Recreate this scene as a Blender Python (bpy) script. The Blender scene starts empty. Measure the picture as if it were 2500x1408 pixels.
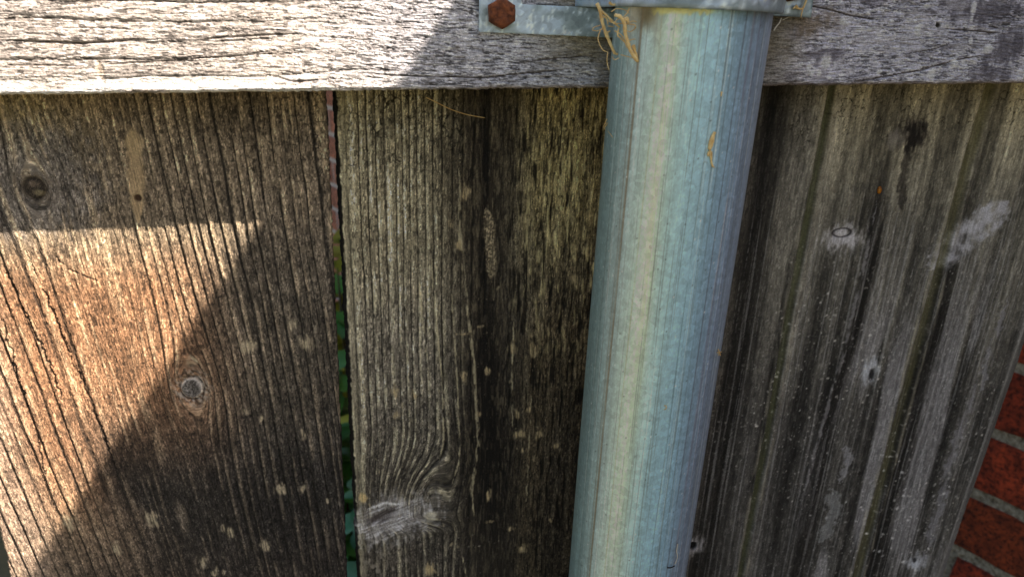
import bpy, math, random
import numpy as np
random.seed(3)
S = bpy.context.scene
COL = S.collection

# ------------------------------------------------------------------ camera
CAM = np.array([0.0, -0.36, 1.25])
PITCH, YAW, FPX = math.radians(20.3), math.radians(7.0), 1805.0
cd = bpy.data.cameras.new('camera'); cam = bpy.data.objects.new('camera', cd); COL.objects.link(cam)
cam.location = CAM; cam.rotation_euler = (math.radians(90) - PITCH, 0, -YAW)
cd.sensor_width = 36; cd.lens = FPX / 2500 * 36; cd.clip_start = 0.01; cd.clip_end = 500
cd.dof.use_dof = True; cd.dof.focus_distance = 0.335; cd.dof.aperture_fstop = 15.0
S.camera = cam

# ------------------------------------------------------------------ light
SUN = np.array([-0.672, 0.368, -0.643]); SUN /= np.linalg.norm(SUN)
w = bpy.data.worlds.new('World'); S.world = w; w.use_nodes = True
nt = w.node_tree; bg = nt.nodes['Background']; sky = nt.nodes.new('ShaderNodeTexSky')
sky.sky_type = 'NISHITA'; sky.sun_disc = False
sky.sun_elevation = math.asin(-SUN[2]); sky.sun_rotation = math.atan2(-SUN[0], -SUN[1])
sky.air_density = 1.0; sky.dust_density = 4.0; sky.ozone_density = 1.0
nt.links.new(sky.outputs[0], bg.inputs[0]); bg.inputs[1].default_value = 0.063
sl = bpy.data.lights.new('sun', 'SUN'); so = bpy.data.objects.new('sun', sl); COL.objects.link(so)
sl.energy = 5.0; sl.angle = math.radians(0.42); sl.color = (1.0, 0.85, 0.70)
import mathutils
so.rotation_euler = mathutils.Vector(SUN).to_track_quat('-Z', 'Y').to_euler()
so.location = (3, -3, 5)
S.view_settings.view_transform = 'Standard'; S.view_settings.look = 'None'
S.view_settings.exposure = 1.58; S.view_settings.gamma = 1.0
S.cycles.max_bounces = 8

# ------------------------------------------------------------------ helpers
_f = np.array([math.sin(YAW) * math.cos(PITCH), math.cos(YAW) * math.cos(PITCH), -math.sin(PITCH)])
_r = np.array([math.cos(YAW), -math.sin(YAW), 0.0]); _u = np.cross(_r, _f)
def at(x, y, Y):
    """point of the vertical plane at depth Y that the photograph shows at pixel x, y (measuring aid)"""
    d = _f + _r * (x - 1250) / FPX - _u * (y - 704) / FPX
    return CAM + d * ((Y - CAM[1]) / d[1])
def q(x, y, Y=0.0):
    p = at(x, y, Y) * 1000
    return p[0], p[2]

def h32(ix, iy, s):
    n = (ix.astype(np.int64) * 374761393 + iy.astype(np.int64) * 668265263 + s * 1442695041) & 0xffffffff
    n = ((n ^ (n >> 13)) * 1274126177) & 0xffffffff
    n = ((n ^ (n >> 16)) * 2246822519) & 0xffffffff
    return ((n ^ (n >> 15)) & 0xffffff) / float(0xffffff)
def vn(x, y, s=0):
    ix = np.floor(x); iy = np.floor(y); fx = x - ix; fy = y - iy
    fx = fx * fx * fx * (fx * (fx * 6 - 15) + 10); fy = fy * fy * fy * (fy * (fy * 6 - 15) + 10)
    a = h32(ix, iy, s); b = h32(ix + 1, iy, s); c = h32(ix, iy + 1, s); d = h32(ix + 1, iy + 1, s)
    return (a + (b - a) * fx + (c - a) * fy + (a - b - c + d) * fx * fy) * 2 - 1
def fbm(x, y, s=0, o=4, g=0.5):
    t = 0; a = 1; n = 0
    for i in range(o):
        t = t + a * vn(x * 2 ** i + 17.3 * i, y * 2 ** i - 9.1 * i, s + i); n += a; a *= g
    return t / n
def worley(x, y, s=0):
    ix = np.floor(x); iy = np.floor(y); f1 = np.full(x.shape, 9.0); f2 = np.full(x.shape, 9.0); cid = np.zeros(x.shape)
    for dx in (-1, 0, 1):
        for dy in (-1, 0, 1):
            cx = ix + dx; cy = iy + dy
            d = np.hypot(cx + h32(cx, cy, s) - x, cy + h32(cx, cy, s + 7) - y); r = h32(cx, cy, s + 13)
            m = d < f1
            f2 = np.where(m, f1, np.minimum(f2, d)); cid = np.where(m, r, cid); f1 = np.where(m, d, f1)
    return f1, f2, cid
def sst(a, b, x):
    t = np.clip((x - a) / (b - a), 0, 1); return t * t * (3 - 2 * t)
def lin(c):
    c = np.clip(np.asarray(c, float), 0, 1); return np.where(c < 0.04045, c / 12.92, ((c + 0.055) / 1.055) ** 2.4)
def mix(c, d, m):
    d = np.asarray(d, float) / 255.0 if not isinstance(d, np.ndarray) else d
    return c + (d - c) * np.clip(m, 0, 1)[..., None]
def poly_d(X, Z, pts):
    """distance in mm to a polyline and parameter 0..1 along it"""
    best = np.full(X.shape, 1e9); par = np.zeros(X.shape); n = len(pts) - 1
    for i in range(n):
        (ax, az), (bx, bz) = pts[i], pts[i + 1]
        L2 = (bx - ax) ** 2 + (bz - az) ** 2
        t = np.clip(((X - ax) * (bx - ax) + (Z - az) * (bz - az)) / L2, 0, 1)
        d = np.hypot(X - ax - t * (bx - ax), Z - az - t * (bz - az))
        m = d < best; best = np.where(m, d, best); par = np.where(m, (i + t) / n, par)
    return best, par
def stroke(X, Z, pts, wd, s=0, taper=True, Y=0.0, rag=0.5):
    p = [q(a, b, Y) for a, b in pts]
    d, t = poly_d(X + rag * vn(X / 2.2, Z / 2.2, s) + rag * vn(X / 0.8, Z / 0.8, s + 3) * .5, Z, p)
    ww = wd * (np.minimum(1, np.minimum(t, 1 - t) * 6) if taper else 1) + 1e-3
    return 1 - sst(ww * 0.45, ww, d)
def blob(X, Z, px, py, rx, rz, s=0, Y=0.0, ang=0.0, rag=0.35, soft=0.5):
    """ragged ellipse, half sizes in photograph pixels at 4.5 px a millimetre"""
    cx, cz = q(px, py, Y); dx = X - cx; dz = Z - cz
    ca, sa = math.cos(ang), math.sin(ang)
    u = (dx * ca + dz * sa) / (rx / 4.5); v = (-dx * sa + dz * ca) / (rz / 4.5)
    r = np.hypot(u, v) + rag * fbm(X / 1.6, Z / 4.0, s + 31, 3)
    return 1 - sst(1 - soft, 1 + soft * .4, r)

K = 0.62                                                             # brightness of open shade on a white surface
def crisp(c, k=1.3, mid=.34, sat=.72):
    y = (c @ np.array([.3, .59, .11]))[..., None]; y2 = np.clip(mid + (y - mid) * k, .05, .95)
    return np.clip((y + (c - y) * sat) * (y2 / np.maximum(y, .02)), .03, .95)
def grit(c, h, A, B, s, la=.75, lb=2.6, dark=.62, pale=.55, dens=0.0, rel=.16):
    """sharp little pits and raised splinters, la across and lb along the grain (mm)"""
    p1 = fbm(A / la + .5 * vn(A / 2.1, B / 3.3, s + 8), B / lb, s, 3, .6); p2 = fbm(A / la * 1.15 + 40, B / lb * 1.2, s + 20, 3, .6)
    cl = .16 * fbm(A / 9, B / 22, s + 40, 2)
    d = sst(.16 - dens + cl, .30 - dens + cl, p1); p = sst(.20 - dens - cl, .33 - dens - cl, p2) * (1 - d)
    c = c * (1 - dark * d)[..., None]; c = c * (1 + pale * p)[..., None] + (.035 * p)[..., None]
    return c, h - rel * d + rel * .8 * p
def albedo(srgb): return np.clip(lin(srgb) / K, 0.004, 0.82)

def link(o, parent=None):
    COL.objects.link(o)
    if parent is not None: o.parent = parent
    return o
def tag(o, label=None, cat=None, group=None, kind=None):
    if label: o['label'] = label
    if cat: o['category'] = cat
    if group: o['group'] = group
    if kind: o['kind'] = kind
    return o
def empty(name, loc=(0, 0, 0)):
    o = bpy.data.objects.new(name, None); o.location = loc; o.empty_display_size = 0.02; COL.objects.link(o); return o
def child(o, root):
    o.parent = root; o.matrix_parent_inverse = mathutils.Matrix.Translation(-mathutils.Vector(root.location)); return o
def mesh_np(name, V, F, mat, cols=None, gc=None, smooth=True, caps=()):
    V = np.asarray(V, np.float32).reshape(-1, 3); F = np.asarray(F, np.int32).reshape(-1, 4)
    me = bpy.data.meshes.new(name); me.vertices.add(len(V)); me.vertices.foreach_set('co', V.ravel())
    nl = F.size + sum(len(c) for c in caps); me.loops.add(nl); me.polygons.add(len(F) + len(caps))
    li = np.concatenate([F.ravel()] + [np.asarray(c, np.int32) for c in caps])
    tot = np.concatenate([np.full(len(F), 4), [len(c) for c in caps]]).astype(np.int32)
    st = np.concatenate([[0], np.cumsum(tot)[:-1]]).astype(np.int32)
    me.loops.foreach_set('vertex_index', li.astype(np.int32)); me.polygons.foreach_set('loop_start', st)
    me.polygons.foreach_set('use_smooth', np.full(len(tot), smooth, dtype=bool))
    me.update(calc_edges=True); me.validate()
    if cols is not None:
        a = me.attributes.new('tint', 'FLOAT_COLOR', 'POINT'); c = np.ones((len(V), 4), np.float32); c[:, :3] = np.asarray(cols).reshape(-1, 3)
        a.data.foreach_set('color', c.ravel())
    if gc is not None:
        a = me.attributes.new('grain', 'FLOAT_VECTOR', 'POINT'); a.data.foreach_set('vector', np.asarray(gc, np.float32).reshape(-1, 3).ravel())
    if mat: me.materials.append(mat)
    o = bpy.data.objects.new(name, me); COL.objects.link(o); return o
def tube_faces(R, C):
    i, j = np.meshgrid(np.arange(R - 1), np.arange(C), indexing='ij'); k = (j + 1) % C
    return np.stack([i * C + j, i * C + k, (i + 1) * C + k, (i + 1) * C + j], -1).reshape(-1, 4)
def py_mesh(name, verts, faces, mat, smooth=False):
    me = bpy.data.meshes.new(name); me.from_pydata([tuple(map(float, v)) for v in verts], [], faces); me.update()
    if smooth: me.polygons.foreach_set('use_smooth', np.ones(len(me.polygons), dtype=bool))
    if mat: me.materials.append(mat)
    o = bpy.data.objects.new(name, me); COL.objects.link(o); return o

# ------------------------------------------------------------------ materials
def new_mat(name):
    m = bpy.data.materials.new(name); m.use_nodes = True
    return m, m.node_tree, m.node_tree.nodes['Principled BSDF']
def N(t, kind, **kw):
    n = t.nodes.new('ShaderNode' + kind)
    for k, v in kw.items():
        if hasattr(n, k): setattr(n, k, v)
        else: n.inputs[k].default_value = v
    return n
def wood(name, sx, sz, lo, hi, bump, rough=0.78):
    """albedo from the modelled grain, broken up by fibres that run with it"""
    m, t, b = new_mat(name); L = t.links.new
    tint = N(t, 'Attribute', attribute_name='tint'); g = N(t, 'Attribute', attribute_name='grain')
    mp = N(t, 'Mapping'); mp.inputs['Scale'].default_value = (sx, sz, 1); L(g.outputs['Vector'], mp.inputs['Vector'])
    n1 = N(t, 'TexNoise', Scale=1.0, Detail=6.0, Roughness=0.72); L(mp.outputs[0], n1.inputs['Vector'])
    mr = N(t, 'MapRange'); mr.inputs[1].default_value = .3; mr.inputs[2].default_value = .7
    mr.inputs[3].default_value = lo; mr.inputs[4].default_value = hi; L(n1.outputs[0], mr.inputs[0])
    n3 = N(t, 'TexNoise', Scale=1.15, Detail=4.0, Roughness=.75); L(g.outputs['Vector'], n3.inputs['Vector'])
    m3 = N(t, 'MapRange'); m3.inputs[1].default_value = .3; m3.inputs[2].default_value = .7; m3.inputs[3].default_value = .62; m3.inputs[4].default_value = 1.38
    L(n3.outputs[0], m3.inputs[0]); m4 = N(t, 'Math', operation='MULTIPLY'); L(mr.outputs[0], m4.inputs[0]); L(m3.outputs[0], m4.inputs[1])
    mm = N(t, 'VectorMath', operation='MULTIPLY'); L(tint.outputs['Color'], mm.inputs[0]); L(m4.outputs[0], mm.inputs[1])
    n2 = N(t, 'TexNoise', Scale=1.6, Detail=3.0, Roughness=0.6); L(g.outputs['Vector'], n2.inputs['Vector'])
    ad = N(t, 'Math', operation='MULTIPLY_ADD'); L(n2.outputs[0], ad.inputs[0]); ad.inputs[1].default_value = .6; L(n1.outputs[0], ad.inputs[2])
    bp = N(t, 'Bump', Strength=1.0, Distance=bump); L(ad.outputs[0], bp.inputs['Height'])
    L(mm.outputs[0], b.inputs['Base Color']); L(bp.outputs[0], b.inputs['Normal'])
    b.inputs['Roughness'].default_value = rough; b.inputs['Specular IOR Level'].default_value = 0.3
    return m
M_board = wood('weathered_board', 1.3, 0.10, 0.42, 1.6, 0.0007)
M_smooth = wood('mossy_board', .8, 0.03, 0.68, 1.3, 0.0004)
M_rail = wood('silvered_rail', 0.18, 1.5, 0.4, 1.65, 0.0007, 0.7)

def metal(name, met, rough, bump=0.00008, spangle=0.16):
    m, t, b = new_mat(name); L = t.links.new
    tint = N(t, 'Attribute', attribute_name='tint'); tc = N(t, 'TexCoord')
    v = N(t, 'TexVoronoi', Scale=420.0); L(tc.outputs['Object'], v.inputs['Vector'])
    n = N(t, 'TexNoise', Scale=900.0, Detail=5.0, Roughness=.7); L(tc.outputs['Object'], n.inputs['Vector'])
    sp = N(t, 'SeparateColor'); L(v.outputs['Color'], sp.inputs[0])
    a = N(t, 'Math', operation='ADD'); L(sp.outputs[0], a.inputs[0]); L(n.outputs[0], a.inputs[1])
    mr = N(t, 'MapRange'); mr.inputs[1].default_value = .3; mr.inputs[2].default_value = 1.7
    mr.inputs[3].default_value = 1 - spangle; mr.inputs[4].default_value = 1 + spangle; L(a.outputs[0], mr.inputs[0])
    mm = N(t, 'VectorMath', operation='MULTIPLY'); L(tint.outputs['Color'], mm.inputs[0]); L(mr.outputs[0], mm.inputs[1])
    L(mm.outputs[0], b.inputs['Base Color']); b.inputs['Metallic'].default_value = met
    r2 = N(t, 'MapRange'); r2.inputs[3].default_value = rough - .1; r2.inputs[4].default_value = rough + .14; L(n.outputs[0], r2.inputs[0])
    L(r2.outputs[0], b.inputs['Roughness'])
    bp = N(t, 'Bump', Strength=.6, Distance=bump); L(n.outputs[0], bp.inputs['Height']); L(bp.outputs[0], b.inputs['Normal'])
    return m
M_galv = metal('galvanised_steel', 0.25, 0.40, spangle=.16)
M_plate = metal('zinc_plate', 0.45, 0.42, spangle=.22)
def plain(name, c1, c2, scale, rough, bump=0.0, detail=5.0, spec=.4):
    m, t, b = new_mat(name); L = t.links.new
    tc = N(t, 'TexCoord'); n = N(t, 'TexNoise', Scale=scale, Detail=detail, Roughness=.65); L(tc.outputs['Object'], n.inputs['Vector'])
    cr = N(t, 'ValToRGB'); cr.color_ramp.elements[0].position = .34; cr.color_ramp.elements[1].position = .66
    cr.color_ramp.elements[0].color = (*c1, 1); cr.color_ramp.elements[1].color = (*c2, 1); L(n.outputs[0], cr.inputs[0])
    L(cr.outputs[0], b.inputs['Base Color']); b.inputs['Roughness'].default_value = rough; b.inputs['Specular IOR Level'].default_value = spec
    if bump:
        bp = N(t, 'Bump', Strength=1.0, Distance=bump); L(n.outputs[0], bp.inputs['Height']); L(bp.outputs[0], b.inputs['Normal'])
    return m
M_rust = plain('rusty_iron', (.05, .016, .010), (.24, .072, .022), 330, .8, .0007)
M_straw = plain('dry_straw', (.60, .36, .12), (.88, .70, .34), 300, .6)
M_pale = plain('pale_fibre', (.62, .58, .48), (.75, .72, .62), 300, .7)
M_dark = plain('dark_splinter', (.012, .012, .012), (.04, .035, .03), 300, .7)
M_grass = plain('lawn', (.07, .07, .03), (.16, .14, .07), 9, .9, .01, 8)
M_leaf = plain('green_leaf', (.05, .19, .03), (.12, .36, .06), 14, .4)
M_lime = plain('lime_leaf', (.30, .34, .03), (.60, .58, .09), 14, .45)
M_teal = plain('blue_green_leaf', (.06, .24, .09), (.24, .46, .26), 14, .35)
M_stem = plain('brown_stem', (.05, .04, .02), (.10, .08, .04), 60, .8)
M_resin = plain('amber_resin', (.22, .06, .01), (.6, .25, .02), 900, .15)
M_tile = plain('roof_tile', (.05, .04, .035), (.10, .08, .07), 6, .85, .01)
M_gut = plain('painted_gutter', (.50, .50, .48), (.60, .60, .57), 3, .4)

# ================================================================== SETTING
g = py_mesh('lawn', [(-60, -60, 0), (60, -60, 0), (60, 60, 0), (-60, 60, 0)], [(0, 1, 2, 3)], M_grass); tag(g, kind='structure')

# ---- brick house: its wall runs past the end of the fence, its gutter shades most of the fence
WD = math.radians(-27.0)
wdir = np.array([math.sin(WD), math.cos(WD), 0]); wnrm = np.array([-math.cos(WD), math.sin(WD), 0])   # nrm faces the fence
W0 = np.array([0.683, 0.0, 0.0])
def wp(s, d, z): return W0 + wdir * s + wnrm * d + np.array([0, 0, z])
house = empty('brick_house', wp(0, 0, 0))
tag(house, 'red brick house wall with pale mortar beyond the right end of the fence', 'house')
def brick_mat():
    m, t, b = new_mat('red_brick'); L = t.links.new
    tint = N(t, 'Attribute', attribute_name='tint'); tc = N(t, 'TexCoord')
    n = N(t, 'TexNoise', Scale=55.0, Detail=7.0, Roughness=.7); L(tc.outputs['Object'], n.inputs['Vector'])
    n2 = N(t, 'TexNoise', Scale=260.0, Detail=4.0, Roughness=.6); L(tc.outputs['Object'], n2.inputs['Vector'])
    mr = N(t, 'MapRange'); mr.inputs[1].default_value = .36; mr.inputs[2].default_value = .62; mr.inputs[3].default_value = .45; mr.inputs[4].default_value = 1.25
    L(n.outputs[0], mr.inputs[0])
    m2 = N(t, 'MapRange'); m2.inputs[1].default_value = .36; m2.inputs[2].default_value = .55; m2.inputs[3].default_value = .25; m2.inputs[4].default_value = 1.0
    L(n2.outputs[0], m2.inputs[0])
    mu = N(t, 'Math', operation='MULTIPLY'); L(mr.outputs[0], mu.inputs[0]); L(m2.outputs[0], mu.inputs[1])
    mm = N(t, 'VectorMath', operation='MULTIPLY'); L(tint.outputs['Color'], mm.inputs[0]); L(mu.outputs[0], mm.inputs[1])
    L(mm.outputs[0], b.inputs['Base Color']); b.inputs['Roughness'].default_value = .85
    ad = N(t, 'Math', operation='ADD'); L(n.outputs[0], ad.inputs[0]); L(n2.outputs[0], ad.inputs[1])
    bp = N(t, 'Bump', Strength=1.0, Distance=.007); L(ad.outputs[0], bp.inputs['Height']); L(bp.outputs[0], b.inputs['Normal'])
    return m
M_brick = brick_mat()
M_mortar = plain('mortar', (.15, .12, .075), (.66, .60, .46), 210, .95, .008, 7)
def build_bricks():
    V, F, Cc = [], [], []
    rng = random.Random(5)
    z0 = 0.8525 - 11 * 0.075
    for c in range(0, 27):
        zb = z0 + c * 0.075 + 0.0055; zt = zb + 0.064
        off = (c % 2) * 0.1125 + 0.05
        for k in range(-16, 22):
            s0 = k * 0.225 + off; s1 = s0 + 0.214
            near = -0.5 < s0 < 0.6 and c > 6
            nu, nv = (16, 7) if near else (2, 2)
            e = 0.004
            us = np.concatenate([[s0, s0 + e * .4], np.linspace(s0 + e, s1 - e, nu), [s1 - e * .4, s1]])
            vs = np.concatenate([[zb, zb + e * .4], np.linspace(zb + e, zt - e, nv), [zt - e * .4, zt]])
            U, Vv = np.meshgrid(us, vs)
            du = np.minimum(U - s0, s1 - U); dv = np.minimum(Vv - zb, zt - Vv)
            edge = np.minimum(du, dv)
            D = 0.0045 * np.clip(edge / e, 0, 1) ** .5 - 0.012 * (edge <= 0)
            if near: D = D + 0.0022 * fbm(U * 110, Vv * 110, 9, 4, .65) * (edge > e * .5)
            wob = 0.0028 * fbm(U * 50, Vv * 50, 4, 3)
            P = W0[None, None] + wdir * (U + wob)[..., None] + wnrm * D[..., None]; P[..., 2] = Vv + wob
            R, C2 = U.shape; base = len(V)
            V.extend(P.reshape(-1, 3))
            for i in range(R - 1):
                for j in range(C2 - 1):
                    a = base + i * C2 + j; F.append((a, a + 1, a + C2 + 1, a + C2))
            col = np.array([.52, .066, .022]) * rng.uniform(.72, 1.2); col[1] *= rng.uniform(.8, 1.35)
            far = min(1, max(0, (s0 - .9) / .5)); col = col * (1 - far) + np.array([.85, .34, .21]) * rng.uniform(.9, 1.1) * far  # far bricks paled: brightness of the unlit far wall put into their colour
            Cc.extend([col] * (R * C2))
    return V, F, Cc
V, F, Cc = build_bricks()
o = mesh_np('wall', V, F, M_brick, cols=Cc, smooth=True); child(o, house)
o2 = py_mesh('mortar', [wp(s, d, z) for s in (-3.6, 4.95) for d in (0, -.22) for z in (0, 2.02)],
             [(0, 1, 5, 4), (2, 6, 7, 3), (0, 2, 3, 1), (4, 5, 7, 6), (1, 3, 7, 5)], M_mortar); child(o2, o)
o2 = py_mesh('mortar', [wp(a, d, z) for a in (1.0, 4.94) for d in (.0012, -.1) for z in (.01, 2.01)], [(0, 1, 5, 4), (2, 6, 7, 3), (0, 2, 3, 1), (4, 5, 7, 6), (1, 3, 7, 5)], plain('brightened_mortar', (.60, .52, .47), (.70, .62, .56), 160, .95, .004, 7)); child(o2, o)  # second, paler mortar sheet that brightens the far wall by colour
# eave: the gutter's outer lip runs parallel to the wall and casts the slanting shadow edge
P_edge = at(958, 220, -0.038)
def lip_at(Lr): return P_edge - SUN * Lr
E = lip_at(0.62)
dE = float(np.dot(E - W0, wnrm)); zE = float(E[2])
def sheet(name, prof, mat, s0=-3.8, s1=5.1):
    n = len(prof); vs = [wp(s, d, z) for s in (s0, s1) for d, z in prof]
    fs = [(i, (i + 1) % n, n + (i + 1) % n, n + i) for i in range(n)] + [tuple(range(n))[::-1], tuple(range(n, 2 * n))]
    return child(py_mesh(name, vs, fs, mat), house)
gr = 0.055
arc = [(dE - gr + gr * math.cos(a), zE + gr * math.sin(a)) for a in np.linspace(0, -math.pi, 13)]
arc_in = [(dE - gr + (gr - .003) * math.cos(a), zE + (gr - .003) * math.sin(a)) for a in np.linspace(-math.pi, 0, 13)]
sheet('gutter', arc + arc_in, M_gut)
sheet('fascia', [(dE - 2 * gr - .004, zE - .10), (dE - 2 * gr - .004, zE + .02), (dE - 2 * gr - .026, zE + .02), (dE - 2 * gr - .026, zE - .10)], M_gut)
tp = math.tan(math.radians(32))
sheet('roof', [(dE - 2 * gr + .03, zE + .012), (dE - 2 * gr + .03, zE + .03), (dE - 3.2, zE + .03 + tp * (3.2 - .08)), (dE - 3.2, zE - .2 + tp * 3.1), (dE - .45, zE + .012)], M_tile)

# ================================================================== FENCE BOARDS
Z_HI, Z_LO = 1228.0, 862.0
def make_board(name, left, right, func, mat, step=0.34, thick=17.0, rnd=2.2, seed=0, top=1400.0, fine=True):
    """left / right: (x at z=1215, x at z=938) in mm; func gives relief, colour and grain coordinates of the face"""
    if fine:
        zs = np.concatenate([np.linspace(30, Z_LO - 8, 60), np.arange(Z_LO, Z_HI, step), np.linspace(Z_HI + 4, top, 30)])
    else: zs = np.linspace(30, top, 260)
    edge = lambda l, z: l[0] + (l[1] - l[0]) * (1215 - z) / 277.0
    wd = right[0] - left[0]
    n = int(wd / (step if fine else 2.0)); tt = np.linspace(0, 1, n)
    tt = np.unique(np.concatenate([tt, np.linspace(0, 0.012, 8), np.linspace(0.988, 1, 8)]))
    T, Zg = np.meshgrid(tt, zs)
    xl = edge(left, Zg) + 0.5 * fbm(Zg / 9, Zg * 0 + seed, seed, 4) + .25 * vn(Zg / 1.1, Zg * 0, seed + 2)
    xr = edge(right, Zg) + 0.35 * fbm(Zg / 14, Zg * 0 + seed + 40, seed, 3) + .12 * vn(Zg / 1.1, Zg * 0 + 8, seed + 2)
    X = xl + (xr - xl) * T
    h, c, gx, gz = func(X, Zg)
    ed = np.minimum(X - xl, xr - X)
    h = h - np.where(ed < rnd, rnd - np.sqrt(np.clip(rnd ** 2 - (rnd - ed) ** 2, 0, None)), 0)
    R, C = X.shape
    side = [thick, thick * .5, thick * .2, rnd + 1.2]
    Pf = np.stack([X, -h, Zg], -1)
    rag = lambda x, k: x + .25 * vn(Zg[:, 0] / 1.7, Zg[:, 0] * 0 + k, seed + 9)
    Lc = np.stack([np.stack([rag(X[:, 0], i) if i else X[:, 0], np.full(R, d), Zg[:, 0]], -1) + (np.array([d * .18, 0, 0]) if i < 3 else 0) for i, d in enumerate(side)], 1)
    Rc = np.stack([np.stack([rag(X[:, -1], i + 5) if i < 3 else X[:, -1], np.full(R, d), Zg[:, 0]], -1) - (np.array([side[::-1][i] * .3, 0, 0]) if i > 0 else 0) for i, d in enumerate(side[::-1])], 1)
    P = np.concatenate([Lc, Pf, Rc], 1) / 1000.0
    ext = lambda A: np.concatenate([np.repeat(A[:, :1], 4, 1), A, np.repeat(A[:, -1:], 4, 1)], 1)
    gc = np.stack([ext(gx), ext(gz), np.full(P.shape[:2], seed * 3.1)], -1)
    C2 = P.shape[1]
    caps = [list(range(C2))[::-1], list(range((R - 1) * C2, R * C2))]
    F = tube_faces(R, C2)
    o = mesh_np(name, P.reshape(-1, 3), F, mat, cols=ext(albedo(c)).reshape(-1, 3), gc=gc.reshape(-1, 3), caps=caps)
    return o

def ringprof(s):
    """weathered annual ring: steep groove at 0, crest just after, slow fall"""
    return sst(0.0, 0.22, s) * (1 - 0.55 * sst(.3, .85, s)) * (1 - .8 * sst(.86, 1.0, s))
def knotflow(X, Z, g, knots):
    for px, py, R, ez in knots:
        cx, cz = q(px, py); dx = X - cx; dz = (Z - cz) * ez
        r2 = dx * dx + dz * dz
        g = g - dx * R * R / (r2 + R * R * .25)
    return g
def speck(X, Z, size, s, thr, ax=1.0, az=1.0):
    f1, f2, cid = worley(X / size / ax + .22 * fbm(X / size * 2.3, Z / size * 1.4, s + 50, 3), Z / size / az + .22 * fbm(X / size * 2.3, Z / size * 1.4, s + 60, 3), s)
    k = h32(np.floor(cid * 9999), np.floor(cid * 77), s); clump = sst(-.25, .45, fbm(X / 28, Z / 40, s + 70, 2))
    return (cid > thr) * (1 - sst(.06, .30, f1 / (0.22 + .75 * k * k))) * (.35 + .65 * h32(np.floor(cid * 999), np.floor(cid * 7), s + 1)) * (.25 + .75 * clump)

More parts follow.
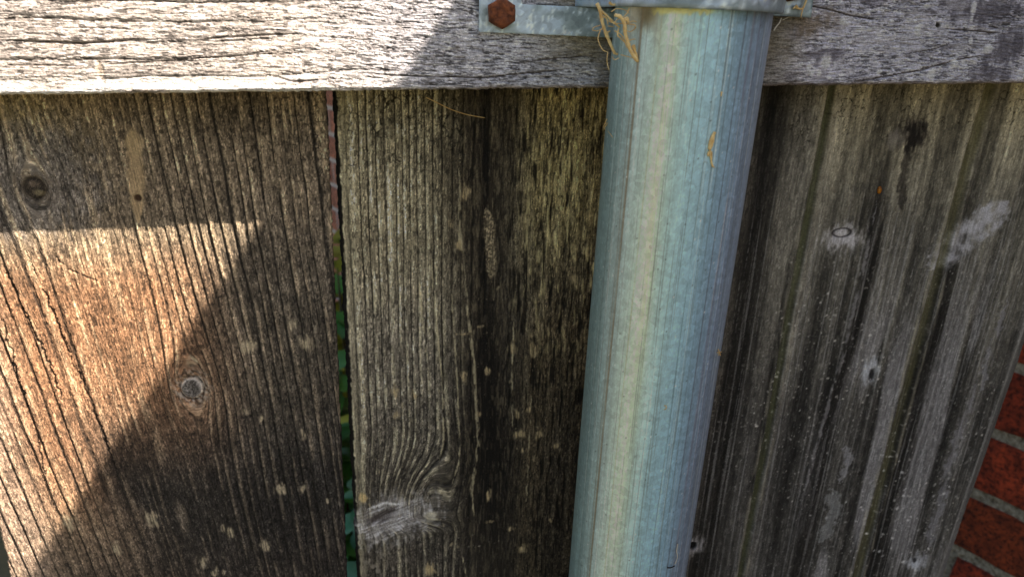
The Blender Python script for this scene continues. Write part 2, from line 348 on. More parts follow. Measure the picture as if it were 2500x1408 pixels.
# ---- left board, with the patch of sun
def face_left(X, Z):
    xa, za = q(0, 650); xb, zb = q(200, 1150); mL = (xb - xa) / (za - zb)
    xc, zc = q(714, 930); xd, zd = q(800, 1406); mR = (xd - xc) / (zc - zd)
    xl0 = -234.0; k = (mR - mL) / ((xc + 0) - xl0)
    d = 1100.0 - Z
    d = np.where(d < -60, -60 + (d + 60) * .5, d)
    g = (X - (mL - k * xl0) * d) / (1 + k * d)
    g = g + 1.3 * fbm(X / 35, Z / 120, 2, 3) + .35 * vn(X / 6, Z / 22, 5)
    g = knotflow(X, Z, g, [(470, 945, 7.5, .45), (85, 460, 7.0, .6)])
    lam = 5.0 + 2.6 * sst(-150, -235, g)
    u = g / 5.2 + .75 * fbm(g / 13, g * 0, 8, 2)
    u = np.where(g < -170, -34 + (g + 170) / 7.4 + .3 * vn(g / 9, g * 0, 3), u)
    s = u - np.floor(u); ri = np.floor(u)
    amp = 0.25 + .55 * h32(ri, ri * 0, 4) + .25 * sst(-120, -80, g)
    calm = np.exp(-((g + 158) / 24) ** 2)
    amp = amp * (1 - .8 * calm)
    rp = ringprof(s)
    h = amp * rp + .12 * fbm(g / 1.1, Z / 14, 21, 4) + .9 * fbm(X / 40, Z / 80, 12, 2)
    # colour
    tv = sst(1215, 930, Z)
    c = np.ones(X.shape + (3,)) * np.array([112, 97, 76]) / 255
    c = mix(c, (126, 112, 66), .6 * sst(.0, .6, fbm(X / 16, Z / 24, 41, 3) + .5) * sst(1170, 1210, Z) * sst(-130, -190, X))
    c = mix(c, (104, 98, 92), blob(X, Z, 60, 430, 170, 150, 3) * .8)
    c = mix(c, (126, 88, 58), sst(1158, 1120, Z) * sst(-75, -120, X) * (1 - .75 * sst(1030, 970, Z + 10 * fbm(X / 20, Z / 30, 7, 3)))); c = mix(c, (134, 114, 98), .7 * sst(-195, -225, X) * sst(1160, 1120, Z))  # warm orange and beige of the sunlit wedge put into the wood colour
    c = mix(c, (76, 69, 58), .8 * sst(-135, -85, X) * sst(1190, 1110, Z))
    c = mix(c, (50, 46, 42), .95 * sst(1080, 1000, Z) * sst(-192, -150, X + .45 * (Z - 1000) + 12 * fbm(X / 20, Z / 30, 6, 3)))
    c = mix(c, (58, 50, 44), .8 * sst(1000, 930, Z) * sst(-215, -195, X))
    c = c * (1 + .13 * fbm(g / 3.2, Z / 45, 30, 4) + .2 * fbm(X / 4.2, Z / 5, 31, 5, .65))[..., None]
    lite = sst(.12, .28, s) * (1 - sst(.36, .62, s))
    c = mix(c, (176, 152, 116), .62 * lite * sst(-.2, .5, fbm(X / 5, Z / 22, 51, 3) + .15) * (1 - .6 * tv))
    c = mix(c, (38, 32, 26), (.85 * (1 - sst(.03, .16, s)) + .75 * sst(.93, 1, s)) * np.clip(amp * 1.7, 0, 1) * sst(-.7, -.1, fbm(X / 4, Z / 25, 52, 2)))
    c, h = grit(c, h, g, Z, 900, .55, 2.0, .30, .26, .0, .10)
    # checking near the top right
    f1, f2, cid = worley(g / 3.6 + .25 * vn(X / 3, Z / 3, 63), Z / 4.2 + .25 * vn(X / 2, Z / 2, 64), 61)
    ck = (1 - sst(.02, .10, f2 - f1)) * sst(1150, 1190, Z + 26 * fbm(X / 9, Z / 12, 62, 2)) * sst(-110, -75, X) * sst(-.25, .3, fbm(X / 4, Z / 4, 65, 2))
    c = mix(c, (44, 38, 28), .8 * ck); h = h - .35 * ck
    # knots
    for px, py, r, cc in ((470, 945, 22, (92, 86, 80)), (85, 460, 20, (84, 72, 58))):
        cx, cz = q(px, py); rr = np.hypot(X - cx, (Z - cz) * .92) / (r / 4.4) * (1 + .05 * fbm(X / 3, Z / 3, 3, 2))
        halo = np.exp(-((rr - 1.1) / .9) ** 2)
        c = mix(c, (150, 144, 134) if px > 200 else (104, 92, 76), halo * sst(-.25, .35, fbm((X + .6 * Z) / 1.1, (Z - .6 * X) / 3.2, 15, 4)) * .8)
        inside = 1 - sst(.9, 1.0, rr)
        c = mix(c, cc, inside); w1, w2, wc = worley(X / .9, Z / .9, 71)
        c = mix(c, (40, 36, 34), inside * (1 - sst(.05, .3, w2 - w1)) * .9)
        if px > 200:
            c = mix(c, (176, 170, 160), np.exp(-((rr - .97) / .10) ** 2) * (.55 + .4 * fbm(X / 1.5, Z / 1.5, 72, 2)))
            c = mix(c, (140, 134, 128), inside * .55 * sst(-.1, .3, fbm(X / .8, Z / .8, 73, 2)))
            c = mix(c, (40, 36, 34), np.exp(-((rr - 1.2) / .1) ** 2) * (.45 + .5 * fbm(X / 2, Z / 2, 74, 2))); h = h - .6 * np.exp(-((rr - 1.2) / .12) ** 2) + .25 * inside
        else:
            c = mix(c, (52, 43, 32), np.exp(-((rr - 1.0) / .2) ** 2) * .7); h = h - .5 * np.exp(-((rr - 1.0) / .16) ** 2)
            c = mix(c, (122, 110, 76), blob(X, Z, 95, 470, 13, 7, 5) * .8); c = mix(c, (116, 98, 80), blob(X, Z, 82, 448, 12, 8, 6) * .7)
    # pale worn streak and beetle hole
    m = stroke(X, Z, [(322, 320), (330, 380), (335, 450), (338, 545)], 4.6, 81, Y=0) * sst(-.55, .1, fbm(X / 1.6, Z / 5, 82, 3) + .3)
    c = mix(c, (158, 132, 92), m * .85); c = mix(c, (158, 134, 94), blob(X, Z, 328, 345, 20, 28, 83) * .8)
    hole = blob(X, Z, 337, 483, 8, 8, 84, rag=.12, soft=.3); c = mix(c, (74, 50, 30), hole * .9); h = h - .6 * hole
    # long open cracks
    for pts, wd in (([(118, 585), (135, 625), (165, 655), (205, 672), (250, 690)], .6), ([(0, 636), (50, 730), (110, 860), (170, 1010)], .8),
                    ([(0, 760), (40, 900), (90, 1050), (120, 1180)], .8), ([(180, 330), (215, 450), (235, 560)], .4),
                    ([(60, 600), (120, 740), (190, 900), (250, 1050), (300, 1190)], .7), ([(540, 850), (560, 960), (535, 1090)], .6)):
        m = stroke(X, Z, pts, wd, 90, rag=.9) * sst(-.6, .1, fbm(X / 3, Z / 8, 91, 2)); kk = .45 if pts[0] == (118, 585) else 1; h = h - .7 * kk * m; c = mix(c, (52, 42, 34), .5 * kk * m)
    # lichen-free scuffs
    for i, (px, py, rx, rz) in enumerate([(605, 845, 17, 15), (750, 835, 17, 17), (716, 790, 9, 18), (740, 1062, 8, 14), (683, 1195, 14, 17), (650, 1330, 14, 20),
                                          (562, 1300, 9, 13), (545, 1290, 6, 14), (372, 1268, 17, 20), (285, 1335, 11, 22), (170, 1272, 11, 22), (468, 880, 14, 12),
                                          (600, 1005, 9, 10), (497, 1375, 10, 16), (525, 1400, 9, 18), (545, 1398, 6, 12), (640, 1020, 7, 9), (740, 1190, 7, 12), (800, 1220, 6, 12)]):
        m = blob(X, Z, px, py, rx * 1.1, rz * 1.1, 100 + i, rag=.75, soft=.6) * (.4 + .8 * sst(-.4, .3, fbm(g / .7, Z / 5, 120, 3)))
        c = mix(c, (150, 136, 106), m * .85)
    c = mix(c, (150, 138, 112), .6 * speck(X, Z, 8.0, 133, .72, .7, 1.2) * sst(-160, -120, X))
    c = mix(c, (150, 144, 138), .75 * speck(X, Z, 3.0, 130, .84) * sst(1060, 980, Z) * (1 - sst(-170, -200, X)))
    c = mix(c, (170, 160, 144), .7 * speck(X, Z, 2.4, 131, .9, .5, 1))
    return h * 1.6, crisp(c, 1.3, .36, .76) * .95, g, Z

# ---- middle board, with the black stain and the pale knot
def face_mid(X, Z):
    xl = -40.0 - 8.6 * (1215 - Z) / 277.0
    a = X - xl                                                      # mm from the left edge
    kx, kz = q(935, 1262)
    bulge = 13 * np.exp(-((Z - kz - 28) / 34) ** 2) * np.exp(-((a - 42) / 26) ** 2)
    dxk = X - kx; dzk = (Z - kz)
    r2 = dxk ** 2 * .55 + dzk ** 2
    g = a - bulge * .55 * sst(44, 60, a) + 17 * sst(kz + 62, kz + 8, Z) ** 1.6 * np.exp(-((a - 36) / 20) ** 2) * (1 - sst(kz, kz - 14, Z))
    g = g + 1.0 * fbm(X / 30, Z / 130, 202, 3) + .3 * vn(X / 5, Z / 20, 205)
    u = g / 4.3 + .7 * fbm(g / 12, g * 0, 208, 2)
    u = np.where(g > 62, 62 / 4.3 + (g - 62) / 7.0, u)
    s = u - np.floor(u); ri = np.floor(u)
    amp = (.3 + .5 * h32(ri, ri * 0, 204)) * (1 - .72 * sst(62, 80, g)) * (1 - .25 * sst(1100, 950, Z))
    h = amp * ringprof(s) + .14 * fbm(g / 1.0, Z / 12, 221, 4) + .7 * fbm(X / 40, Z / 90, 212, 2)
    c = np.ones(X.shape + (3,)) * np.array([122, 112, 84]) / 255
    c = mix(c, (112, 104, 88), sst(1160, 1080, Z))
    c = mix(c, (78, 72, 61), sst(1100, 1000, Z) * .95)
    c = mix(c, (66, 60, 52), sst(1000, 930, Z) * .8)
    oli = sst(82, 100, a) * sst(1080, 1180, Z)
    c = mix(c, (132, 116, 68), oli); c = mix(c, (92, 76, 48), sst(80, 105, a) * (1 - sst(1080, 1170, Z)) * .9)
    c = mix(c, (62, 54, 42), sst(92, 120, a) * (1 - sst(1010, 1100, Z)) * .8)
    c = mix(c, (78, 68, 40), sst(118, 145, a) * .6)
    c = c * (1 + .13 * fbm(g / 2.6, Z / 40, 230, 4) + .2 * fbm(X / 4, Z / 5, 231, 5, .65))[..., None]
    lite = sst(.10, .26, s) * (1 - sst(.40, .66, s)) * (1 - .8 * sst(66, 84, g))
    pv = sst(-.35, .4, fbm(X / 3.5, Z / 18, 251, 3) + .12)
    c = mix(c, (182, 172, 134), .72 * lite * pv * (1 - .35 * sst(1080, 960, Z)))
    c = mix(c, (38, 34, 26), (.85 * (1 - sst(.03, .18, s)) + .75 * sst(.92, 1, s)) * np.clip(amp * 1.9, 0, 1) * sst(-.7, -.1, fbm(X / 4, Z / 25, 252, 2)))
    c, h = grit(c, h, g, Z, 930, .55, 2.4, .30, .28, .0, .10)
    # olive flakes right of the stain
    fl = sst(.1, .5, fbm(g / 1.5, Z / 9, 255, 4)) * sst(78, 92, a) * sst(1040, 1130, Z)
    c = mix(c, (190, 174, 112), .7 * fl); h = h + .25 * fl
    dk = sst(.15, .5, fbm(g / 1.3 + 50, Z / 14, 256, 4)) * sst(74, 90, a)
    c = mix(c, (30, 25, 14), .75 * dk); h = h - .25 * dk
    # black stain
    cx = np.interp(Z, [900, 1000, 1100, 1160, 1200, 1225], [q(1195, 1408)[0], q(1192, 1150)[0], q(1185, 800)[0], q(1180, 500)[0], q(1182, 300)[0], q(1184, 220)[0]])
    wdt = np.interp(Z, [900, 960, 1040, 1110, 1170, 1225], [13, 17, 18, 18, 17, 17])
    st = np.exp(-(np.abs(X - cx + 2.5 * fbm(X / 9, Z / 25, 260, 3)) / wdt) ** 2.4)
    c = c * (1 - st * (.48 + .12 * sst(1130, 1040, Z)))[..., None]; c = mix(c, (66, 50, 33), .55 * st * (.8 + .25 * fbm(g / 1.2, Z / 16, 261, 3)))
    core = np.exp(-((X - cx) / np.interp(Z, [900, 1050, 1150, 1225], [7, 6, 2.8, 2.2])) ** 2)
    c = mix(c, (28, 21, 14), .8 * core * (.75 + .4 * fbm(g / 1.2, Z / 16, 265, 3)))
    c = mix(c, (96, 82, 50), .7 * speck(X, Z, 2.4, 262, .62, .35, 1.6) * st)
    sand = stroke(X, Z, [(1188, 505), (1194, 560), (1198, 620), (1200, 690)], 3.6, 263, rag=.6)
    c = mix(c, (150, 132, 96), sand * (.35 + .7 * sst(-.15, .35, fbm(X / .7, Z / .9, 264, 2))))
    c = mix(c, (120, 108, 78), .55 * sst(.12, .4, fbm(g / .9, Z / 7, 268, 3)) * st * (1 - .5 * core)); c = mix(c, (92, 84, 66), .3 * sst(1010, 930, Z) * st)
    # thin pale ridges running down to the knot
    for pts, wd in (([(1122, 355), (1122, 560), (1135, 700), (1158, 900), (1168, 1080), (1150, 1200), (1160, 1275)], 1.5), ([(1095, 640), (1108, 800), (1120, 1000), (1122, 1120), (1100, 1190)], .8),
                    ([(1050, 600), (1062, 750), (1082, 960), (1082, 1080), (1070, 1130)], .9), ([(1255, 760), (1250, 900), (1252, 1060)], .8), ([(1010, 560), (1030, 760), (1050, 940)], .8),
                    ([(1300, 900), (1290, 1100), (1285, 1240)], .6), ([(1105, 1270), (1130, 1360), (1140, 1408)], .8)):
        m = stroke(X, Z, pts, wd * .8, 270, rag=.28) * sst(-.25, .3, fbm(X / 1.2, Z / 5, 271, 3) + .1)
        c = mix(c, (160, 148, 110), .75 * m); h = h + .3 * m
    # checking along the top
    f1, f2, cid = worley(a / 3.8 + .35 * vn(X / 3, Z / 3, 3), Z / 5.4 + .3 * vn(X / 2, Z / 2, 4), 261)
    ck = (1 - sst(.02, .11, f2 - f1)) * sst(1172, 1198, Z + 24 * fbm(X / 9, Z / 12, 262, 2)) * sst(-.35, .2, fbm(X / 4, Z / 4, 266, 2)) * (1 - .5 * sst(60, 70, a))
    c = mix(c, (44, 40, 24), .85 * ck); h = h - .4 * ck
    # edge strip: light caught by the rounded edge and the dark side face, both painted
    c = mix(c, (150, 142, 108), .75 * (1 - sst(4.5, 7.5, a + 1.2 * fbm(Z / 7, Z * 0, 280, 3))) * (.6 + .4 * fbm(X / 1, Z / 9, 281, 3)))
    c = mix(c, (18, 16, 12), .95 * (1 - sst(1.7, 2.6, a + .9 * fbm(Z / 2.5, Z * 0, 282, 3)))); h = h - .8 * (1 - sst(.6, 2.8, a))
    # pale knot
    dk1 = blob(X, Z, 955, 1266, 122, 72, 290, ang=math.radians(14), rag=.55, soft=.75)
    fib = fbm((dxk * .35 - dzk) / 1.1, (dxk + dzk * .35) / 9, 291, 4)
    c = mix(c, (184, 184, 190), dk1 * (.4 + .5 * sst(-.3, .35, fib)) * .9)
    c = mix(c, (112, 106, 106), dk1 * sst(.08, .45, -fib) * .55); h = h + .2 * dk1 * fib
    c = mix(c, (150, 148, 146), .6 * dk1 * sst(.0, .4, fbm(X / 3.5, Z / 2.5, 299, 4)))
    eye = blob(X, Z, 932, 1258, 44, 17, 292, ang=math.radians(24), rag=.35, soft=.5)
    c = mix(c, (74, 66, 64), eye * .9 * (.6 + .5 * sst(-.2, .2, fbm((dxk * .4 - dzk) / .8, dxk / 6, 293, 3)))); h = h - .5 * eye
    c = mix(c, (190, 190, 190), stroke(X, Z, [(895, 1240), (940, 1225), (985, 1230)], 1.1, 294) * .7)
    c = mix(c, (150, 144, 122), blob(X, Z, 1050, 1260, 20, 18, 295) * .8)
    c = mix(c, (176, 150, 92), blob(X, Z, 886, 1210, 13, 16, 296) * .85)
    c = mix(c, (120, 112, 98), blob(X, Z, 930, 1370, 70, 50, 297, rag=.6) * sst(-.2, .4, fbm(X / 2.4, Z / 3, 298, 3)) * .8)
    for i, (px, py, rx, rz) in enumerate([(1135, 473, 11, 19), (1252, 850, 10, 17), (1302, 812, 8, 12), (1302, 855, 10, 17), (1190, 905, 7, 12), (1133, 918, 8, 13), (1266, 1060, 13, 14),
                                          (1315, 1062, 9, 12), (1262, 1012, 6, 17), (1275, 1340, 12, 14), (1192, 1205, 7, 16), (1012, 965, 7, 12), (970, 1012, 8, 12), (962, 955, 9, 14), (1168, 797, 10, 5),
                                          (1130, 815, 12, 4), (1170, 1010, 7, 12), (1195, 1272, 11, 5), (1245, 1290, 12, 7), (1360, 1088, 7, 8), (1345, 1270, 6, 9), (1275, 1100, 5, 9), (1400, 680, 8, 12),
                                          (1100, 545, 8, 10), (1380, 460, 6, 9), (1120, 600, 6, 14), (1290, 1000, 6, 10), (1050, 1390, 18, 20)]):
        m = blob(X, Z, px, py, rx * 1.15, rz * 1.1, 310 + i, rag=.7, soft=.6) * (.45 + .8 * sst(-.4, .2, fbm(g / .6, Z / 5, 340, 3)))
        c = mix(c, (150, 130, 88), m * .85)
    c = mix(c, (156, 140, 100), .65 * speck(X, Z, 8.0, 353, .66, .7, 1.2) * sst(1180, 1120, Z))
    c = mix(c, (150, 142, 128), .7 * speck(X, Z, 3.0, 350, .86) * sst(1050, 980, Z))
    c = mix(c, (170, 160, 130), .6 * speck(X, Z, 2.4, 351, .9, .45, 1))
    return h * 1.6, crisp(c, 1.32, .37, .74) * .96, g, Z

# ---- right board, smoother, with two mossy grooves
def face_right(X, Z):
    g = X - (-13.5) * (1212.6 - Z) / 300.8
    gb = g + 1.2 * fbm(X / 40, Z / 160, 402, 3)
    c = np.ones(X.shape + (3,)) * np.array([112, 107, 92]) / 255
    c = mix(c, (164, 152, 116), .75 * sst(1125, 1205, Z + 12 * fbm(X / 14, Z / 20, 404, 3)) * sst(195, 225, g))
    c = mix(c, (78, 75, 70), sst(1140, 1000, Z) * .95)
    c = mix(c, (66, 60, 50), .75 * (1 - sst(172, 190, g)))
    band = fbm(gb / 7, Z / 260, 410, 3)
    c = c * (1 + .5 * band + .15 * fbm(gb / 1.5, Z / 60, 411, 4) + .22 * fbm(X / 3.6, Z / 5, 412, 5, .6) * .7)[..., None]
    c = mix(c, (146, 143, 146), .7 * sst(-.05, .35, fbm(gb / 9 + 4, Z / 110, 413, 3)) * sst(1150, 1050, Z) * sst(230, 250, g))
    c = mix(c, (36, 32, 28), .7 * np.exp(-((g - 244 + 3 * vn(Z / 40, Z * 0, 1)) / 5) ** 2) * sst(1200, 1140, Z))
    c = mix(c, (40, 36, 32), .6 * np.exp(-((g - 296 + 3 * vn(Z / 40, Z * 0, 5)) / 6) ** 2) * sst(1190, 1120, Z))
    c = mix(c, (44, 40, 34), .5 * np.exp(-((g - 180) / 7) ** 2))
    h = .5 * band + .12 * fbm(gb / 1.4, Z / 30, 421, 4)
    f1, f2, cid = worley(X / 2.8 + .4 * vn(X / 2, Z / 2, 8), Z / 4.2 + .4 * vn(X / 2, Z / 2, 9), 422)
    ck = (1 - sst(.02, .11, f2 - f1)) * sst(1184, 1206, Z + 22 * fbm(X / 8, Z / 10, 423, 2)) * sst(-.2, .3, fbm(X / 3, Z / 3, 424, 2))
    c = mix(c, (42, 38, 24), .75 * ck); h = h - .35 * ck
    c, h = grit(c, h, gb, Z, 960, .8, 6.0, .14, .12, .0, .06)
    m = stroke(X, Z, [(2262, 660), (2330, 600), (2400, 545), (2470, 490)], 13.0, 455, rag=3.0); m = m * m * sst(-.7, .4, fbm(X / 5, Z / 6, 456, 4) + .2)
    c = mix(c, (190, 190, 204), .8 * m)
    c = mix(c, (168, 166, 166), .45 * sst(.18, .5, fbm(gb / .9, Z / 110, 433, 4)) * sst(1200, 1120, Z))
    # mossy grooves and the pale ridge
    for pts, wd, dep, cc in (([(2032, 215), (1985, 470), (1940, 700), (1875, 1060), (1806, 1420)], 2.6, 1.7, (84, 88, 40)),
                             ([(2424, 195), (2360, 410), (2310, 600), (2250, 820), (2170, 1120), (2088, 1420)], 3.9, 2.0, (98, 92, 44))):
        p = [q(x, y) for x, y in pts]; d, t = poly_d(X + .5 * fbm(X / 3, Z / 9, 430, 3), Z, p)
        prof = 1 - sst(wd * .45, wd, d); h = h - dep * prof
        c = mix(c, cc, prof * .85 * (.75 + .3 * fbm(X / 1.5, Z / 14, 432, 3))); lip = np.exp(-((d - wd * 1.3) / 1.2) ** 2)
        c = mix(c, (168, 158, 128), .6 * lip * sst(-.5, .3, fbm(X / 2, Z / 20, 431, 3))); h = h + .25 * lip
    m = stroke(X, Z, [(2142, 485), (2110, 640), (2060, 860), (1990, 1100), (1945, 1270)], 1.5, 440, rag=.5)
    c = mix(c, (148, 144, 146), .7 * m * sst(-.6, .2, fbm(X / 2, Z / 7, 441, 3))); h = h + .5 * m
    m = stroke(X, Z, [(2160, 520), (2120, 690), (2075, 860), (2010, 1080)], 2.2, 442); c = mix(c, (40, 36, 30), .55 * m)
    # knots and smears
    c = mix(c, (204, 200, 206), blob(X, Z, 2060, 580, 54, 36, 450, rag=.7, soft=.8) * .85)
    cx, cz = q(2056, 568); rr = np.hypot((X - cx) / (24 / 4.6), (Z - cz) / (11 / 4.6))
    c = mix(c, (60, 54, 56), np.exp(-((rr - 1) / .16) ** 2) * .9); h = h - .35 * np.exp(-((rr - 1) / .2) ** 2)
    c = mix(c, (40, 32, 30), blob(X, Z, 2230, 325, 36, 42, 460, rag=.7, soft=.8) * .85)
    c = mix(c, (40, 34, 30), stroke(X, Z, [(2225, 340), (2205, 430), (2200, 520)], 3.5, 461, rag=1.2) * .5)
    c = mix(c, (150, 142, 132), blob(X, Z, 2188, 338, 22, 26, 462, rag=.6, soft=.8) * .6)
    c = mix(c, (196, 202, 214), blob(X, Z, 2125, 905, 26, 42, 465, rag=.6, soft=.7) * .75)
    c = mix(c, (48, 46, 50), blob(X, Z, 2128, 914, 9, 17, 466, rag=.3) * .9); h = h - .5 * blob(X, Z, 2128, 914, 9, 17, 466)
    c = mix(c, (190, 196, 210), blob(X, Z, 2238, 1372, 34, 32, 468, rag=.6, soft=.7) * .75); c = mix(c, (52, 50, 54), blob(X, Z, 2232, 1366, 9, 11, 469) * .9)
    c = mix(c, (190, 184, 188), blob(X, Z, 1694, 1330, 28, 34, 470, rag=.6, soft=.8) * .7)
    hl = blob(X, Z, 1692, 1332, 12, 14, 471, rag=.2, soft=.4); c = mix(c, (18, 15, 15), hl); h = h - 1.6 * hl
    c = mix(c, (150, 150, 156), stroke(X, Z, [(2060, 1085), (2075, 1120), (2050, 1180)], 3.0, 472, rag=1.5) * .7)
    c = mix(c, (146, 150, 152), stroke(X, Z, [(2030, 1190), (2040, 1250), (2000, 1330)], 5.5, 473, rag=2.2) * .6)
    c = mix(c, (150, 148, 158), stroke(X, Z, [(2470, 700), (2400, 920), (2330, 1080), (2290, 1250), (2240, 1400)], 4.2, 474, rag=1.6) * .6 * sst(-.5, .2, fbm(X / 3, Z / 12, 475, 3)))
    c = mix(c, (214, 208, 196), .9 * speck(X, Z, 4.2, 480, .25) * sst(1180, 1080, Z))
    c = mix(c, (200, 194, 186), .85 * speck(X, Z, 2.6, 481, .4, .8, 1.3) * sst(1200, 1120, Z) * sst(180, 230, g))
    c = mix(c, (220, 216, 214), .9 * speck(X, Z, 6.5, 482, .12) * sst(1130, 1000, Z) * sst(230, 280, g))
    e = RE[0] + (RE[1] - RE[0]) * (1215 - Z) / 277 - X
    c = mix(c, (110, 110, 106), .6 * (1 - sst(5, 7.5, e)) ); c = mix(c, (158, 158, 152), .6 * np.exp(-((e - 7.2) / .9) ** 2))
    h = h - 1.6 * (1 - sst(1, 8.5, e))
    return h * 1.2, crisp(c, 1.35, .38, .68) * .80, gb, Z
_a, _b = q(2503, 868), q(2312, 1408); _k = (_a[0] - _b[0]) / (_a[1] - _b[1]); RE = (_a[0] + _k * (1215 - _a[1]), _a[0] + _k * (938 - _a[1]))
BG = 'vertical boards of the fence'
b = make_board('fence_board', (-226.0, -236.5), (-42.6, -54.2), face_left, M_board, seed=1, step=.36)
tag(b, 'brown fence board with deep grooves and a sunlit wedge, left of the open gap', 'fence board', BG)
b = make_board('fence_board', (-40.0, -48.6), (133.0, 122.0), face_mid, M_board, seed=2, step=.36)
tag(b, 'fence board with black vertical stain and pale knot, between gap and metal post', 'fence board', BG)
b = make_board('fence_board', (137.0, 126.0), RE, face_right, M_smooth, seed=3, step=.45, rnd=3.0)
tag(b, 'grey speckled fence board with two mossy grooves, between metal post and brick wall', 'fence board', BG)

def face_far(X, Z):
    g = X + .12 * (1100 - Z) + 1.5 * fbm(X / 30, Z / 140, 502, 3); u = g / 6.0 + .7 * fbm(g / 13, g * 0, 504, 2); t = u - np.floor(u)
    c = np.ones(X.shape + (3,)) * np.array([116, 100, 82]) / 255 * (1 + .2 * fbm(g / 3, Z / 50, 503, 4) + .2 * fbm(X / 4, Z / 5, 505, 4))[..., None]
    c = mix(c, (40, 34, 28), .8 * (1 - sst(.03, .16, t)) + .7 * sst(.93, 1, t))
    return .8 * ringprof(t), np.clip(c, .04, 1), g, Z
b = make_board('fence_board', (-436.0, -446.0), (-243.0, -253.5), face_far, M_board, seed=4, step=.9)
tag(b, 'sunlit brown fence board farthest from the post, past the grooved board at left', 'fence board', BG)

# ================================================================== RAIL
YR = -0.038
def rail_face(X, Z):
    Q = lambda x, y: q(x, y, YR)
    wv = 1.6 * fbm(X / 45, Z / 20, 602, 3)
    g = Z + wv + .035 * (X + 100) * sst(-150, 60, X) - 6 * np.exp(-((X - 235) / 60) ** 2) * sst(1260, 1225, Z)
    R_ = sst(150, 175, X); Lf = 1 - sst(-60, 10, X); Md = (1 - R_) * (1 - Lf)
    c = np.ones(X.shape + (3,)) * np.array([172, 166, 160]) / 255
    c = mix(c, (162, 161, 174), R_); c = mix(c, (146, 139, 134), Lf)
    u = g / 6.6 + .5 * fbm(X / 90, g / 9, 603, 2); s = u - np.floor(u)
    c = mix(c, (147, 148, 158), Md * .85)
    h = .5 * Lf * ringprof(s) + .22 * fbm(X / 14, g / .8, 604, 4) + .30 * fbm(X / 4.5 + .6 * vn(X / 3, Z / 2, 1), g / .75, 605, 4) * (.45 + .55 * (1 - Lf))
    dl = (1 - sst(0, .10, s)) * Lf * sst(-.5, .3, fbm(X / 25, g / 6, 606, 2)); c = mix(c, (92, 82, 74), .55 * dl); h = h - .3 * dl
    ck = sst(.16, .5, fbm(X / 3.2 + .8 * vn(X / 2, Z / 1.4, 2), g / .62, 610, 4)) * (.35 + .65 * (1 - Lf))
    c = mix(c, (84, 78, 75), .62 * ck); h = h - .35 * ck
    c, h = grit(c, h, g + .4 * fbm(X / 5, g / 3, 616, 3), X, 980, .46, 3.2, .42, .22, .02, .14)
    lt = sst(.2, .55, fbm(X / 3.5, g / .9 + 30, 611, 4)); c = mix(c, (186, 182, 180), .5 * lt)
    c = c * (1 + .14 * fbm(X / 22, g / 5, 612, 3) + .1 * fbm(X / 3, Z / 3, 613, 3))[..., None]
    c = mix(c, (122, 112, 84), Md * .75 * sst(40, 72, X) * sst(1222, 1240, Z + 5 * fbm(X / 9, Z / 6, 614, 3)))
    c = mix(c, (92, 86, 74), Md * .6 * sst(70, 82, X))
    c = mix(c, (92, 88, 96), R_ * .7 * sst(.05, .42, fbm(X / 15, Z / 9, 620, 4)))
    c = mix(c, (176, 174, 182), R_ * .55 * sst(.1, .45, fbm(X / 11 + 9, Z / 6, 621, 4)))
    c = mix(c, (112, 98, 80), .7 * blob(X, Z, 1985, 62, 52, 22, 622, Y=YR, ang=.25, rag=.6, soft=.7))
    c = mix(c, (76, 72, 80), .75 * blob(X, Z, 2455, 120, 60, 34, 623, Y=YR, ang=.7, rag=.7, soft=.8)); c = mix(c, (80, 76, 84), .7 * blob(X, Z, 2420, 30, 70, 30, 624, Y=YR, rag=.7, soft=.8))
    for pts, wd, dp in (([(0, 98), (100, 102), (200, 106), (300, 99), (400, 96)], 1.0, .9), ([(480, 98), (600, 88), (745, 82)], .8, .8), ([(150, 68), (320, 70)], .5, .5),
                        ([(0, 46), (130, 44)], .6, .5), ([(20, 160), (190, 161)], .6, .5), ([(255, 158), (330, 153), (490, 147)], .7, .6), ([(660, 185), (720, 200), (780, 196)], .8, .6),
                        ([(1960, 14), (2020, 22), (2075, 38), (2145, 50)], .8, 1.0), ([(2080, 202), (2160, 188), (2250, 172), (2340, 146), (2400, 136)], .8, .8), ([(2300, 70), (2380, 76), (2440, 82)], .7, .8),
                        ([(2220, 132), (2290, 118), (2320, 105)], .6, .5), ([(1290, 150), (1370, 142), (1450, 136)], .6, .5), ([(900, 180), (1000, 186), (1180, 190), (1300, 178), (1400, 168)], .7, .6), ([(2075, 0), (2078, 34)], .4, .5)):
        m = stroke(X, Z, pts, wd * .6, 640, Y=YR, rag=.7); h = h - dp * m; c = mix(c, (64, 56, 50), (.75 - .3 * Lf) * m)
    dn = blob(X, Z, 246, 175, 7, 26, 650, Y=YR, rag=.3); c = mix(c, (150, 132, 112), dn * .6); h = h - .5 * dn
    c = mix(c, (206, 202, 196), .8 * (1 - sst(1223, 1229, Z)) * Lf * sst(-.4, .2, fbm(X / 18, Z / 3, 651, 2) + .2))
    for i, (px, py, rx, rz) in enumerate([(2240, 72, 8, 9), (2275, 182, 10, 11), (2145, 178, 7, 7), (2378, 20, 7, 20), (2372, 48, 6, 8), (2015, 152, 16, 18), (2060, 55, 10, 7), (2330, 150, 8, 8), (2120, 34, 7, 6), (2262, 16, 7, 5), (2370, 100, 6, 8),
                                          (2000, 178, 6, 8), (1975, 165, 5, 7), (2410, 120, 14, 10), (250, 30, 18, 8), (480, 45, 12, 8)]):
        m = blob(X, Z, px, py, rx, rz, 660 + i, Y=YR); c = mix(c, (206, 204, 210), .8 * m); h = h + .15 * m
    c = mix(c, (200, 198, 204), .7 * speck(X, Z, 4.2, 690, .86) * R_)
